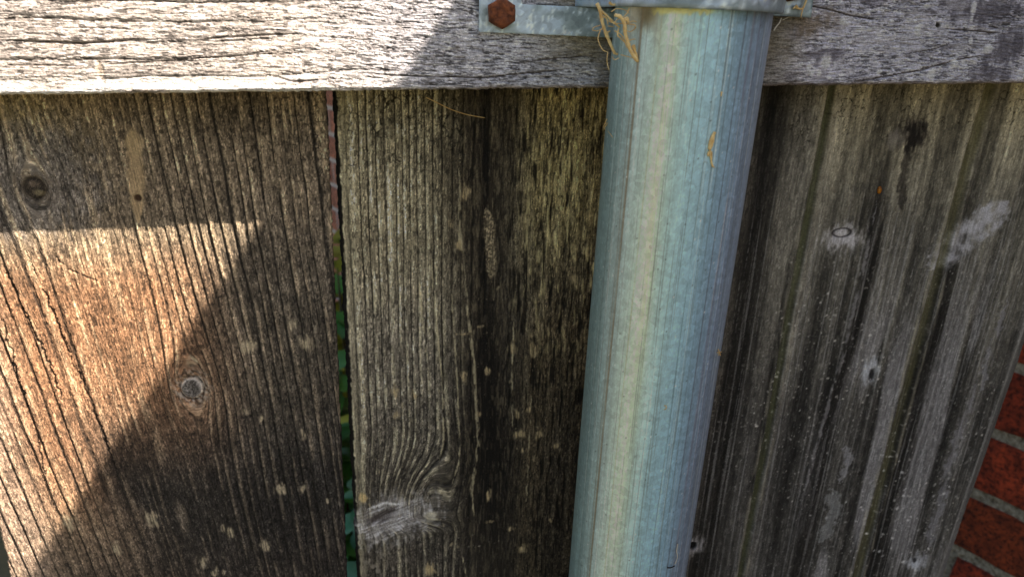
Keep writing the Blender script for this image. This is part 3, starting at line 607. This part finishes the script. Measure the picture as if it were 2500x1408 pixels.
    nk = blob(X, Z, 2290, 62, 6, 5, 691, Y=YR); c = mix(c, (50, 44, 30), nk); h = h - .8 * nk
    return h, crisp(c, 1.15, .5, .9), X, g
def make_rail():
    x = np.concatenate([np.linspace(-1100, -212, 90), np.arange(-208, 345, .36), np.linspace(348, 655, 60)])
    zb, zt = 1220.3, 1309.0
    z = np.concatenate([np.linspace(zb, zb + 1.6, 9), np.arange(zb + 1.9, 1262, .32), np.linspace(1264, zt, 24)])
    Zg, X = np.meshgrid(z, x)                                       # rows along x, columns up the face
    h, c, gx, gz = rail_face(X, Zg)
    rnd = 1.9; ed = np.minimum(Zg - zb, zt - Zg)
    h = h * sst(0, 1.2, ed) - np.where(ed < rnd, rnd - np.sqrt(np.clip(rnd ** 2 - (rnd - ed) ** 2, 0, None)), 0)
    wob = .35 * fbm(X / 12, X * 0, 701, 4) * (1 - sst(0, 6, Zg - zb)) + .25 * vn(X / 1.6, X * 0, 702) * (1 - sst(0, 2, Zg - zb))
    Zw = Zg + wob
    c = mix(c, (104, 92, 84), .6 * (1 - sst(.2, 2.0, ed + .6 * fbm(X / 5, X * 0, 703, 3))) * sst(-20, 40, X))
    P = np.stack([X, -38 - h, Zw], -1); n = len(x)
    def colm(y, zz): return np.stack([x, np.full(n, y), np.full(n, zz)], -1)[:, None]
    bot = [np.stack([x, np.full(n, y), zb + wob[:, 0]], -1)[:, None] for y in (-1.2, -12., -26., -34.)]
    P = np.concatenate(bot + [P] + [colm(-34., zt), colm(-20., zt), colm(-1.2, zt)], 1) / 1000
    ext = lambda A: np.concatenate([np.repeat(A[:, :1], 4, 1), A, np.repeat(A[:, -1:], 3, 1)], 1)
    cc = ext(albedo(c)); gc = np.stack([ext(gx), ext(gz), np.full(P.shape[:2], 9.)], -1)
    R, C = P.shape[:2]
    return mesh_np('fence_rail', P.reshape(-1, 3), tube_faces(R, C)[:, ::-1], M_rail, cols=cc.reshape(-1, 3), gc=gc.reshape(-1, 3), caps=[list(range(C)), list(range((R - 1) * C, R * C))[::-1]])
r = make_rail(); tag(r, 'silver-grey horizontal wooden fence rail, half in sun, above the boards', 'fence rail')

# ================================================================== METAL POST
RP = 0.0295; YP = YR - 0.0022 - RP
p_hi = at(1687, 60, YP); p_lo = at(1528, 1408, YP + .008)
ax = (p_hi - p_lo) / (p_hi[2] - p_lo[2])
def axis(z): return p_hi + ax * (z - p_hi[2])
def post_colour(th, z):
    """th: -1 left silhouette .. +1 right silhouette as seen from the path (angle / 90 deg); z in mm"""
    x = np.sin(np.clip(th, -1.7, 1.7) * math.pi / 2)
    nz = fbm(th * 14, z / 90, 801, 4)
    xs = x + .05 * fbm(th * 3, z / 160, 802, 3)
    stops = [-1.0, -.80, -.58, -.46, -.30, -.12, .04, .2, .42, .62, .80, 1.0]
    cols = np.array([(108, 124, 124), (124, 140, 138), (146, 156, 154), (164, 172, 164), (180, 186, 166), (170, 180, 168), (156, 174, 172), (146, 168, 174), (136, 159, 170), (126, 145, 159), (116, 127, 143), (122, 128, 142)]) / 255.  # dark green and purple edge reflections painted into the colour by angle
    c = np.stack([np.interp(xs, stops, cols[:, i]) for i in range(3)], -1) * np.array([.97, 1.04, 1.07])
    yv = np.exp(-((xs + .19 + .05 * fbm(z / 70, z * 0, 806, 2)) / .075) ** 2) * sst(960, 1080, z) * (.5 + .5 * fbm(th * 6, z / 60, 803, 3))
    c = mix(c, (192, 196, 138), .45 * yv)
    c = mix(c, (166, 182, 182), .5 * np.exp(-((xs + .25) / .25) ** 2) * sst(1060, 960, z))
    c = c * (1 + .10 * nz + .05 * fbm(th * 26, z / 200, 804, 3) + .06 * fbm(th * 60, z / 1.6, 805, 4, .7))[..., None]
    # drawn lines along the tube
    for i, (t0, wd, m, cc) in enumerate([(-.60, .018, .75, (112, 104, 88)), (-.64, .010, .4, (100, 96, 84)), (-.36, .010, .35, (140, 128, 92)), (.34, .009, .55, (84, 104, 112)), (.52, .010, .35, (92, 110, 122)), (.62, .012, .6, (84, 92, 104)), (.72, .02, .5, (104, 104, 120)), (-.80, .008, .35, (96, 108, 104)), (.1, .006, .3, (110, 132, 128)), (-.13, .008, .3, (128, 132, 104)), (.44, .006, .3, (96, 112, 122)), (.80, .012, .4, (98, 98, 116))]):
        d = np.abs(x - t0 + .006 * vn(z / 60, z * 0 + i, 810))
        c = mix(c, cc, m * (1 - sst(wd * .5, wd, d)) * sst(-.7, .1, fbm(z / 40, z * 0 + i * 3, 811, 3) + .1))
    c = mix(c, (150, 104, 62), .55 * (1 - sst(.006, .014, np.abs(x + .52 + .012 * sst(1000, 920, z)))) * sst(1010, 950, z))
    rg = np.random.RandomState(4)
    for i in range(90):
        t0 = rg.uniform(-.97, .97); wd = rg.uniform(.003, .008); d = np.abs(x - t0 + .004 * vn(z / 50, z * 0 + i * 2.7, 812))
        pl = rg.rand() < .45; cc = (196, 206, 204) if pl else (92, 100, 102)
        c = mix(c, cc, rg.uniform(.25, .6) * (1 - sst(wd * .5, wd, d)) * sst(-.1, .35, fbm(z / 55 + i * 9, z * 0 + i, 813, 3)))
    c = c * (1 + .08 * sst(.1, .45, fbm(th * 75 + z / 40, z / 1.3, 814, 3, .7)) - .05 * sst(.1, .45, fbm(th * 75 + z / 40, z / 1.1 + 90, 815, 3, .7)))[..., None]
    # little chips and specks
    f1, f2, cid = worley(th * 40 + .3 * vn(th * 90, z, 823), z / 1.5, 820); c = mix(c, (200, 212, 214), .4 * (cid > .88) * (1 - sst(.05, .16, f1)))
    f1, f2, cid = worley(th * 18, z / 3.2, 821); c = mix(c, (222, 228, 220), .7 * (cid > .95) * (1 - sst(.05, .13, f1)))
    f1, f2, cid = worley(th * 16, z / 2.8, 822); c = mix(c, (60, 66, 66), .6 * (cid > .965) * (1 - sst(.06, .16, f1)))
    c = mix(c, (150, 138, 112), .6 * (1 - sst(.12, .3, np.abs(x + .58))) * sst(1236, 1252, z + 6 * vn(th * 9, z / 9, 3)))
    yl = (1 - sst(.6, 1.3, np.abs(z - 1251.2 + .6 * vn(th * 40, z * 0, 5)))) * sst(-.52, -.46, x) * (1 - sst(.12, .3, x)); c = mix(c, (206, 200, 120), .7 * yl)
    c = mix(c, (84, 74, 46), .8 * np.exp(-(((x + .55) / .1) ** 2 + ((z - 1250) / 4) ** 2)))
    return np.clip(c, .03, 1)
def make_post():
    n = 640; zz = np.concatenate([np.linspace(0, 880, 40), np.arange(884, 1262, .6), np.linspace(1264, 1287, 6)])
    ph = np.linspace(-math.pi, math.pi, n, endpoint=False)
    # view-side normal of the tube measured once: it faces the path
    A0 = math.atan2(-(YP - CAM[1]), -(0.1)) ; A0 = math.atan2(CAM[1] - YP, CAM[0] - 0.1)
    PH, ZZ = np.meshgrid(ph, zz)
    rr = RP * 1000 + .12 * fbm(PH * 2, ZZ / 120, 830, 3) + .05 * np.cos(2 * PH)
    x = np.sin(PH)
    for t0, dp in ((-.60, .10), (.34, .06), (.62, .08), (.72, .06), (-.36, .05)):
        rr = rr - dp * np.exp(-((np.where(np.abs(PH) < 1.6, x, 9) - t0) / .012) ** 2)
    ang = A0 + PH
    ctr = np.stack([axis(z / 1000) for z in zz])[:, None] * 1000
    P = np.stack([ctr[..., 0] + rr * np.cos(ang), ctr[..., 1] + rr * np.sin(ang), ZZ], -1) / 1000
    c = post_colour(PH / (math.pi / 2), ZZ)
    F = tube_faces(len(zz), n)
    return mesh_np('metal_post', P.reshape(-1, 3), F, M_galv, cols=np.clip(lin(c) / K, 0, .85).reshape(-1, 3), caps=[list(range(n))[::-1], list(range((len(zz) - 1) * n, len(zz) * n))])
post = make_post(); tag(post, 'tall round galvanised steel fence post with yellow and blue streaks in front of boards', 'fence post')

# ================================================================== BRACKET AND BOLTS
br = empty('post_bracket', tuple(at(1500, 40, YR))); tag(br, 'galvanised bracket clamping the round post to the grey rail', 'bracket')
tilt = -math.atan2(ax[0], 1.0)
def zinc(P, s=0, base=(150, 166, 178)):
    x = P[:, 0] * 1000; z = P[:, 2] * 1000
    c = np.ones((len(P), 3)) * np.array(base) / 255
    c = c * (1 + .16 * fbm(x / 8, z / 6, 900 + s, 4) + .08 * fbm(x / 1.5, z / 1.5, 903 + s, 3))[:, None]
    c = mix(c, (92, 104, 100), .55 * sst(.0, .5, fbm(x / 13, z / 5, 905 + s, 4) + .7 * (sst(52, 78, x) * (1 - sst(1254, 1262, z))) - .15))
    c = mix(c, (206, 218, 224), .6 * sst(.3, .5, fbm(x / 1.3, z / 2.8, 907 + s, 3)))
    c = mix(c, (140, 132, 108), .7 * (1 - sst(.3, 1.2, z - 1242 - (-.0428) * (x - 25))) * (s == 0))
    return np.clip(lin(np.clip(c, .03, 1)) / K, 0, .85)
def slab(name, outline, y0, y1, mat, s=0, parent=br, bev=0.0004, cut=0.7):
    """plate cut to an outline (x, z in mm) between depths y0 (front) and y1, gridded so that its zinc bloom is its own"""
    o = [np.array(p, float) for p in outline]
    import bmesh
    bm = bmesh.new(); vs = [bm.verts.new((p[0] / 1000, y0, p[1] / 1000)) for p in o]; f = bm.faces.new(vs)
    e = bmesh.ops.extrude_face_region(bm, geom=[f]); bmesh.ops.translate(bm, vec=(0, y1 - y0, 0), verts=[v for v in e['geom'] if isinstance(v, bmesh.types.BMVert)])
    bmesh.ops.bevel(bm, geom=[ed for ed in bm.edges], offset=bev, segments=2, affect='EDGES')
    xs = [p[0] for p in o]; zs = [p[1] for p in o]
    for a in np.arange(min(xs) + cut, max(xs), cut): bmesh.ops.bisect_plane(bm, geom=bm.verts[:] + bm.edges[:] + bm.faces[:], plane_co=(a / 1000, 0, 0), plane_no=(1, 0, 0))
    for a in np.arange(min(zs) + cut, max(zs), cut): bmesh.ops.bisect_plane(bm, geom=bm.verts[:] + bm.edges[:] + bm.faces[:], plane_co=(0, 0, a / 1000), plane_no=(0, 0, 1))
    bmesh.ops.recalc_face_normals(bm, faces=bm.faces[:])
    me = bpy.data.meshes.new(name); bm.to_mesh(me); bm.free()
    P = np.empty(len(me.vertices) * 3, np.float32); me.vertices.foreach_get('co', P); P = P.reshape(-1, 3)
    a = me.attributes.new('tint', 'FLOAT_COLOR', 'POINT'); cc = np.ones((len(P), 4), np.float32); cc[:, :3] = zinc(P, s); a.data.foreach_set('color', cc.ravel())
    me.materials.append(mat); ob = bpy.data.objects.new(name, me); COL.objects.link(ob); child(ob, parent); return ob
t3 = -0.0428
ZB = lambda x: 1243.4 + t3 * (x - 25.4)
TP = lambda x: 1254.0 + t3 * (x - 42)
slab('back_plate', [(25.6, ZB(25.6)), (150, ZB(150)), (150, TP(150)), (43.2, TP(42)), (44.6, 1300), (27.4, 1300)], YR - .0024, YR - .0001, M_plate, 0, cut=.8)
def saddle():
    """U-shaped strap: left foot on the rail, round the post, right foot on the rail"""
    c = axis(1.27) * 1000; r = RP * 1000 + 1.5; yf = YR * 1000 - 3.0
    pts = []
    xl = c[0] - r; xr = c[0] + r
    pts += [(xl - 9 + i, yf) for i in (0, 3, 6)] + [(xl - 1.4, yf - .5), (xl - .2, yf - 2.2)]
    a = np.linspace(math.pi, 2 * math.pi, 61); pts += [(c[0] + r * math.cos(t), c[1] + r * math.sin(t)) for t in a]
    pts += [(xr + .2, yf - 2.2), (xr + 1.4, yf - .5)] + [(xr + 2.5 + i * 1.5, yf) for i in range(0, 20)]
    p = np.array(pts); tang = np.gradient(p, axis=0); tang /= np.linalg.norm(tang, axis=1)[:, None]
    nrm = np.stack([tang[:, 1], -tang[:, 0]], 1); th = 1.25
    zs = np.concatenate([[0, .35, .8], np.arange(1.6, 31, 1.2)])
    lo = 1252.6 + t3 * (p[:, 0] - 78)
    front = p + nrm * th; back = p - nrm * th
    rows = []
    for z in zs:
        k = th * (1 - .28 * max(0, 1 - z / .8))
        rows.append(np.stack([p[:, 0] + nrm[:, 0] * k, p[:, 1] + nrm[:, 1] * k, lo + z], 1))
    back_rows = [np.stack([back[:, 0], back[:, 1], lo + z], 1) for z in (zs[-1], .3)]
    ring = np.stack(rows + back_rows, 0)                            # tube around the strap's section
    R = ring.transpose(1, 0, 2) / 1000; nR, nC = R.shape[:2]
    V = R.reshape(-1, 3)
    ob = mesh_np('saddle', V, tube_faces(nR, nC), M_plate, cols=zinc(V, 5, (152, 170, 190)), smooth=True, caps=[list(range(nC)), list(range((nR - 1) * nC, nR * nC))[::-1]])
    return child(ob, br)
saddle()
def hexbolt(name, px, py, Y, r, hgt, label, rot=0.0, off=(0, 0)):
    c = at(px, py, Y) + np.array([off[0], 0, off[1]]); V, F = [], []
    rings = [(0.0, 1.0), (.55, 1.0), (.82, .97), (.95, .9), (1.0, .78), (1.0, 0.4)]
    n = 36
    for k, (d, s) in enumerate(rings):
        for i in range(n):
            a = 2 * math.pi * i / n + rot; hexr = math.cos(math.pi / 6) / math.cos(((a - rot) % (math.pi / 3)) - math.pi / 6)
            rr = r * (hexr * s if k < 3 else (hexr * .35 + .60) * s)
            rr *= 1 + .02 * math.sin(5 * a + k)
            V.append((c[0] + rr * math.cos(a), Y - hgt * d + .0002 * math.sin(7 * a) * (k > 2), c[2] + rr * math.sin(a)))
    for k in range(len(rings) - 1):
        for i in range(n): j = (i + 1) % n; F.append((k * n + i, (k + 1) * n + i, (k + 1) * n + j, k * n + j))
    F.append(tuple((len(rings) - 1) * n + i for i in range(n))[::-1])
    ob = py_mesh(name, V, F, M_rust, smooth=True); ob.data.polygons.foreach_set('use_smooth', np.ones(len(ob.data.polygons), dtype=bool))
    tag(ob, label, 'bolt', 'hex bolts of the post bracket'); return ob
hexbolt('hex_bolt', 1224, 33, YR - .0024, .0062, .0048, 'rusty orange-brown hex bolt head on the left end of the bracket', rot=math.radians(30))
hexbolt('hex_bolt', 1936, -32, YR - .0042, .0062, .0048, 'dark hex bolt head at right of the post, cut by the top of the photo', rot=math.radians(12))

# ================================================================== STRAW, NEEDLES, LINT
def strand(pts, r0, r1=None, n=7, wob=0.0, seed=0):
    """swept tube through world points; returns verts, faces"""
    r1 = r0 if r1 is None else r1; p = [np.array(a, float) for a in pts]
    out = []
    m = len(p); res = 6
    for i in range(m - 1):
        a, b2, c2, d2 = p[max(i - 1, 0)], p[i], p[i + 1], p[min(i + 2, m - 1)]
        for t in np.linspace(0, 1, res, endpoint=False):
            out.append(.5 * ((2 * b2) + (c2 - a) * t + (2 * a - 5 * b2 + 4 * c2 - d2) * t * t + (3 * b2 - a - 3 * c2 + d2) * t ** 3))
    out.append(p[-1]); rng = random.Random(seed)
    V, F = [], []
    for i, o_ in enumerate(out):
        tg = out[min(i + 1, len(out) - 1)] - out[max(i - 1, 0)]; tg /= np.linalg.norm(tg) + 1e-12
        s1 = np.cross(tg, (0, 1, 0.01)); s1 /= np.linalg.norm(s1) + 1e-12; s2 = np.cross(tg, s1)
        rr = r0 + (r1 - r0) * i / (len(out) - 1); rr *= 1 + wob * rng.uniform(-1, 1)
        if i in (0, len(out) - 1): rr *= .45
        for k in range(n): a = 2 * math.pi * k / n; V.append(o_ + rr * (math.cos(a) * s1 + math.sin(a) * s2))
    for i in range(len(out) - 1):
        for k in range(n): F.append((i * n + k, i * n + (k + 1) % n, (i + 1) * n + (k + 1) % n, (i + 1) * n + k))
    F.append(tuple(range(n))[::-1]); F.append(tuple((len(out) - 1) * n + k for k in range(n)))
    return V, F
TH = .66
def strands(name, lst, mat, label=None, cat=None, parent=None, group=None):
    V, F = [], []
    for i, (pts, r0, r1) in enumerate(lst):
        v, f = strand(pts, r0 * TH, r1 * TH, wob=.14, seed=i); b0 = len(V); V += v; F += [tuple(b0 + k for k in ff) for ff in f]
    o_ = py_mesh(name, V, F, mat, smooth=True)
    if label: tag(o_, label, cat, group)
    if parent is not None: o_.parent = parent
    return o_
def W(Y, *pp): return [at(x, y, Y + dy) for x, y, dy in [(a + (0,))[:3] for a in pp]]
YS = YR - .036
mm_ = .001
straw = strands('dry_straw', [
    (W(YS, (1457, 8), (1465, 26), (1472, 60), (1482, 88), (1492, 112), (1502, 133)), .0011, .0008),
    (W(YS, (1463, 24), (1478, 36), (1495, 52), (1513, 68)), .0009, .0005),
    (W(YS - .012, (1500, 37), (1515, 42), (1525, 60), (1526, 78), (1533, 105), (1540, 125), (1558, 152)), .0010, .0011),
    (W(YS, (1487, 6), (1496, 12), (1512, 9)), .0009, .0006),
    (W(YS, (1502, 132), (1512, 133), (1518, 136)), .0007, .0004),
    (W(YS - .012, (1545, 110), (1550, 125), (1556, 145)), .0011, .0006),
    (W(YS - .012, (1523, 50), (1531, 46), (1533, 56)), .0012, .0008)], M_straw,
    'tangle of golden dry straw hanging from the bracket left of the post', 'straw')
strands('rootlet', [
    (W(YS, (1446, 74), (1450, 68), (1466, 62)), .00028, .0002), (W(YS, (1446, 74), (1458, 76), (1472, 70)), .0003, .0002),
    (W(YS - .01, (1510, 70), (1508, 86), (1514, 93), (1528, 106)), .0005, .0003), (W(YS - .01, (1485, 52), (1505, 58), (1525, 58), (1550, 62), (1553, 68), (1538, 78), (1527, 72)), .0003, .0002),
    (W(YS - .01, (1515, 134), (1530, 138), (1545, 142)), .0003, .0002), (W(YS - .01, (1494, 138), (1500, 146), (1512, 142)), .0002, .0002),
    (W(YS - .01, (1537, 20), (1530, 34), (1520, 44)), .0004, .0003), (W(YS, (1484, 64), (1500, 66)), .0003, .0002), (W(YS - .01, (1497, 60), (1508, 48), (1520, 44)), .0003, .0002),
    (W(YS, (1478, 90), (1484, 80), (1490, 76)), .0006, .0004), (W(YS - .008, (1468, 70), (1460, 95), (1470, 120), (1484, 128)), .0003, .0002), (W(YS - .006, (1492, 30), (1506, 22), (1528, 26), (1540, 40)), .0003, .0002), (W(YS - .01, (1525, 62), (1545, 52), (1556, 58), (1548, 72)), .0003, .0002), (W(YS - .01, (1535, 100), (1550, 96), (1558, 104)), .0003, .0002), (W(YS - .004, (1484, 128), (1482, 150), (1487, 172)), .0003, .0002), (W(YS - .01, (1500, 75), (1520, 90), (1530, 118)), .0004, .0002), (W(YS, (1470, 40), (1481, 46), (1484, 60)), .0004, .0003)], M_straw, parent=straw)
YT = YR - .006
strands('dry_straw', [
    (W(YT, (1970, -6), (1966, 8), (1960, 22)), .0008, .0006), (W(YT, (1960, 22), (1950, 22), (1944, 16), (1936, 22)), .0007, .0005),
    (W(YT, (1960, 22), (1957, 34), (1955, 44)), .0005, .0003), (W(YT, (1946, 14), (1942, 18), (1949, 22)), .0009, .0006)], M_straw,
    'small golden straw wisp caught on the right foot of the bracket', 'straw')
strands('dry_root', [(W(YR - .0022, (1908, 44), (1903, 56), (1895, 66), (1889, 76)), .0004, .0004), (W(YR - .0022, (1935, 38), (1922, 44), (1910, 50)), .00035, .0003)], M_pale,
        'thin pale root fibre on the rail just right of the post', 'root fibre')
strands('pine_needle', [(W(-.0024, (1040, 238), (1065, 250), (1100, 267), (1140, 280), (1184, 288)), .00042, .0003)], M_straw,
        'single thin tan pine needle lying across the stained middle board', 'pine needle')
YF = CAM[1] + .0  # depth of the front of the post at a pixel, found along its axis
def onpost(px, py, lift=.0006):
    d = _f + _r * (px - 1250) / FPX - _u * (py - 704) / FPX
    best = None
    for t in np.arange(.2, .5, .0003):
        P_ = CAM + d * t; a_ = axis(P_[2])
        if math.hypot(P_[0] - a_[0], P_[1] - a_[1]) <= RP + lift: return P_
        dd = math.hypot(P_[0] - a_[0], P_[1] - a_[1])
        if best is None or dd < best[0]: best = (dd, P_)
    return best[1]
op = lambda *pp: [onpost(*p) for p in pp]
strands('straw_flake', [
    (op((1746, 322), (1739, 334), (1734, 350), (1733, 365)), .0009, .0011), (op((1743, 326), (1741, 345), (1737, 360)), .0007, .0006),
    (op((1733, 365), (1734, 378), (1737, 395), (1740, 408)), .0006, .0005), (op((1737, 368), (1738, 384), (1735, 399)), .0004, .0003),
    (op((1731, 370), (1729, 376), (1730, 382)), .0009, .0005), (op((1740, 404), (1745, 410)), .0003, .0002)], M_straw,
    'tan straw husk stuck to the right side of the metal post near the top', 'straw')
LG = 'bits of lint stuck on the metal post'
strands('lint', [(op((1480, 300), (1474, 308), (1478, 318)), .0003, .0002), (op((1482, 290), (1472, 312)), .0003, .0002), (op((1484, 320), (1492, 330), (1496, 336)), .0002, .0002), (op((1476, 312), (1484, 300)), .0003, .0002)], M_straw,
        'fuzzy tuft of straw lint on the left edge of the metal post', 'lint', group=LG)
strands('lint', [(op((1753, 852), (1757, 860), (1759, 868)), .0004, .0003), (op((1751, 860), (1757, 860), (1762, 858)), .0004, .0003), (op((1757, 860), (1754, 868)), .0003, .0002)], M_straw,
        'star-shaped yellow lint on the right edge of the post at mid height', 'lint', group=LG)
strands('lint', [(op((1655, 1326), (1652, 1345), (1654, 1358), (1648, 1376)), .0004, .0003)], M_pale, 'white wavy fibre near the bottom right of the metal post', 'lint', group=LG)
strands('lint', [(op((1588, 598), (1586, 604), (1592, 606)), .0003, .0002)], M_pale, 'tiny pale curl in the middle of the post beside the yellow streak', 'lint', group=LG)
strands('lint', [(op((1621, 990), (1626, 990), (1626, 997), (1621, 999)), .0003, .0003)], M_straw, 'tiny tan hooked curl on the lower half of the metal post', 'lint', group=LG)
strands('lint', [(op((1762, 224), (1760, 236)), .0006, .0003)], M_straw, 'short tan chip above the straw husk on the metal post', 'lint', group=LG)
strands('dark_splinter', [(op((1629, 1384), (1637, 1385), (1648, 1380)), .0005, .0003)], M_dark, 'short black splinter at the foot of the post in the photo', 'splinter')
# resin drop on the right board
def bead(name, c, rx, ry, rz, mat, label, cat):
    V, F = [], []; n, m = 16, 10
    for i in range(m + 1):
        for k in range(n):
            a = math.pi * i / m; b_ = 2 * math.pi * k / n; w_ = 1 + .12 * math.sin(3 * b_ + i)
            V.append((c[0] + rx * math.sin(a) * math.cos(b_) * w_, c[1] - ry * math.sin(a) * math.sin(b_), c[2] + rz * math.cos(a)))
    for i in range(m):
        for k in range(n): F.append((i * n + k, i * n + (k + 1) % n, (i + 1) * n + (k + 1) % n, (i + 1) * n + k))
    return tag(py_mesh(name, V, F, mat, smooth=True), label, cat)
bead('resin_drop', at(2147, 464, -.0002), .0012, .0010, .0021, M_resin, 'tiny amber drop of resin at the top of the pale streak on the right board', 'resin drop')

# ================================================================== PLANTS SEEN THROUGH THE GAP
def leaf(base, dirv, up, L, Wd, droop, n=6):
    d = np.array(dirv) / np.linalg.norm(dirv); sd = np.cross(d, up); sd /= np.linalg.norm(sd) + 1e-9; up2 = np.cross(sd, d)
    V, F = [], []
    for i in range(n + 1):
        t = i / n; wv = Wd * math.sin(math.pi * min(1, t ** .75)) + .0008
        c = base + d * L * t - np.array([0, 0, 1]) * droop * L * t * t
        for k in (-1, 0, 1): V.append(c + sd * wv * k + up2 * abs(k) * wv * .25)
    for i in range(n):
        for k in range(2): F.append((i * 3 + k, i * 3 + k + 1, (i + 1) * 3 + k + 1, (i + 1) * 3 + k))
    return V, F
def plant(name, loc, hgt, rad, nl, L, mat, label, seed, cat='plant', zmin=.25):
    rng = random.Random(seed); root = empty(name, loc); tag(root, label, cat, 'leafy plants behind the fence'); V, F = [], []; SV, SF = [], []
    loc = np.array(loc)
    stems = []
    for k in range(7):
        a = rng.uniform(0, 6.28); tip = loc + np.array([rad * .7 * math.cos(a), rad * .7 * math.sin(a), hgt * rng.uniform(.75, .97)])
        pts = [loc + np.array([.03 * math.cos(a), .03 * math.sin(a), 0.0]), loc * .6 + tip * .4 + np.array([0, 0, .1 * hgt]), tip]; stems.append(pts)
        v, f = strand(pts, .006, .002); b0 = len(SV); SV += v; SF += [tuple(b0 + i for i in ff) for ff in f]
    for i in range(nl):
        st = rng.choice(stems); t = rng.uniform(zmin, 1.0); base = st[0] * (1 - t) ** 2 + 2 * st[1] * t * (1 - t) + st[2] * t * t
        a = rng.uniform(0, 6.28); dv = np.array([math.cos(a), math.sin(a), rng.uniform(-.2, .7)])
        v, f = leaf(base, dv, np.array([0, 0, 1.0]), L * rng.uniform(.6, 1.15), L * rng.uniform(.2, .3), rng.uniform(.1, .6))
        b0 = len(V); V += v; F += [tuple(b0 + k for k in ff) for ff in f]
    child(py_mesh('stem', SV, SF, M_stem, smooth=True), root); child(py_mesh('foliage', V, F, mat, smooth=True), root)
    return root
def gp(px, Y): p = at(px, 700, Y); return (p[0], Y, 0.0)
plant('leafy_plant', gp(822, 1.25), .87, .12, 200, .12, M_lime, 'blurred yellow-green plant seen through the upper part of the gap', 11)
plant('leafy_plant', gp(832, .72), .93, .13, 260, .09, M_leaf, 'blurred green plant filling the middle of the gap between boards', 12)
plant('leafy_plant', gp(852, .42), .74, .11, 200, .07, M_teal, 'blurred blue-green leafy plant low behind the gap between boards', 13)
plant('leafy_plant', (-.42, .40, 0), .62, .17, 150, .08, plain('dark_leaf', (.02, .03, .012), (.05, .06, .025), 14, .5), 'dark green plant glimpsed past the lower left corner of the left board', 14)
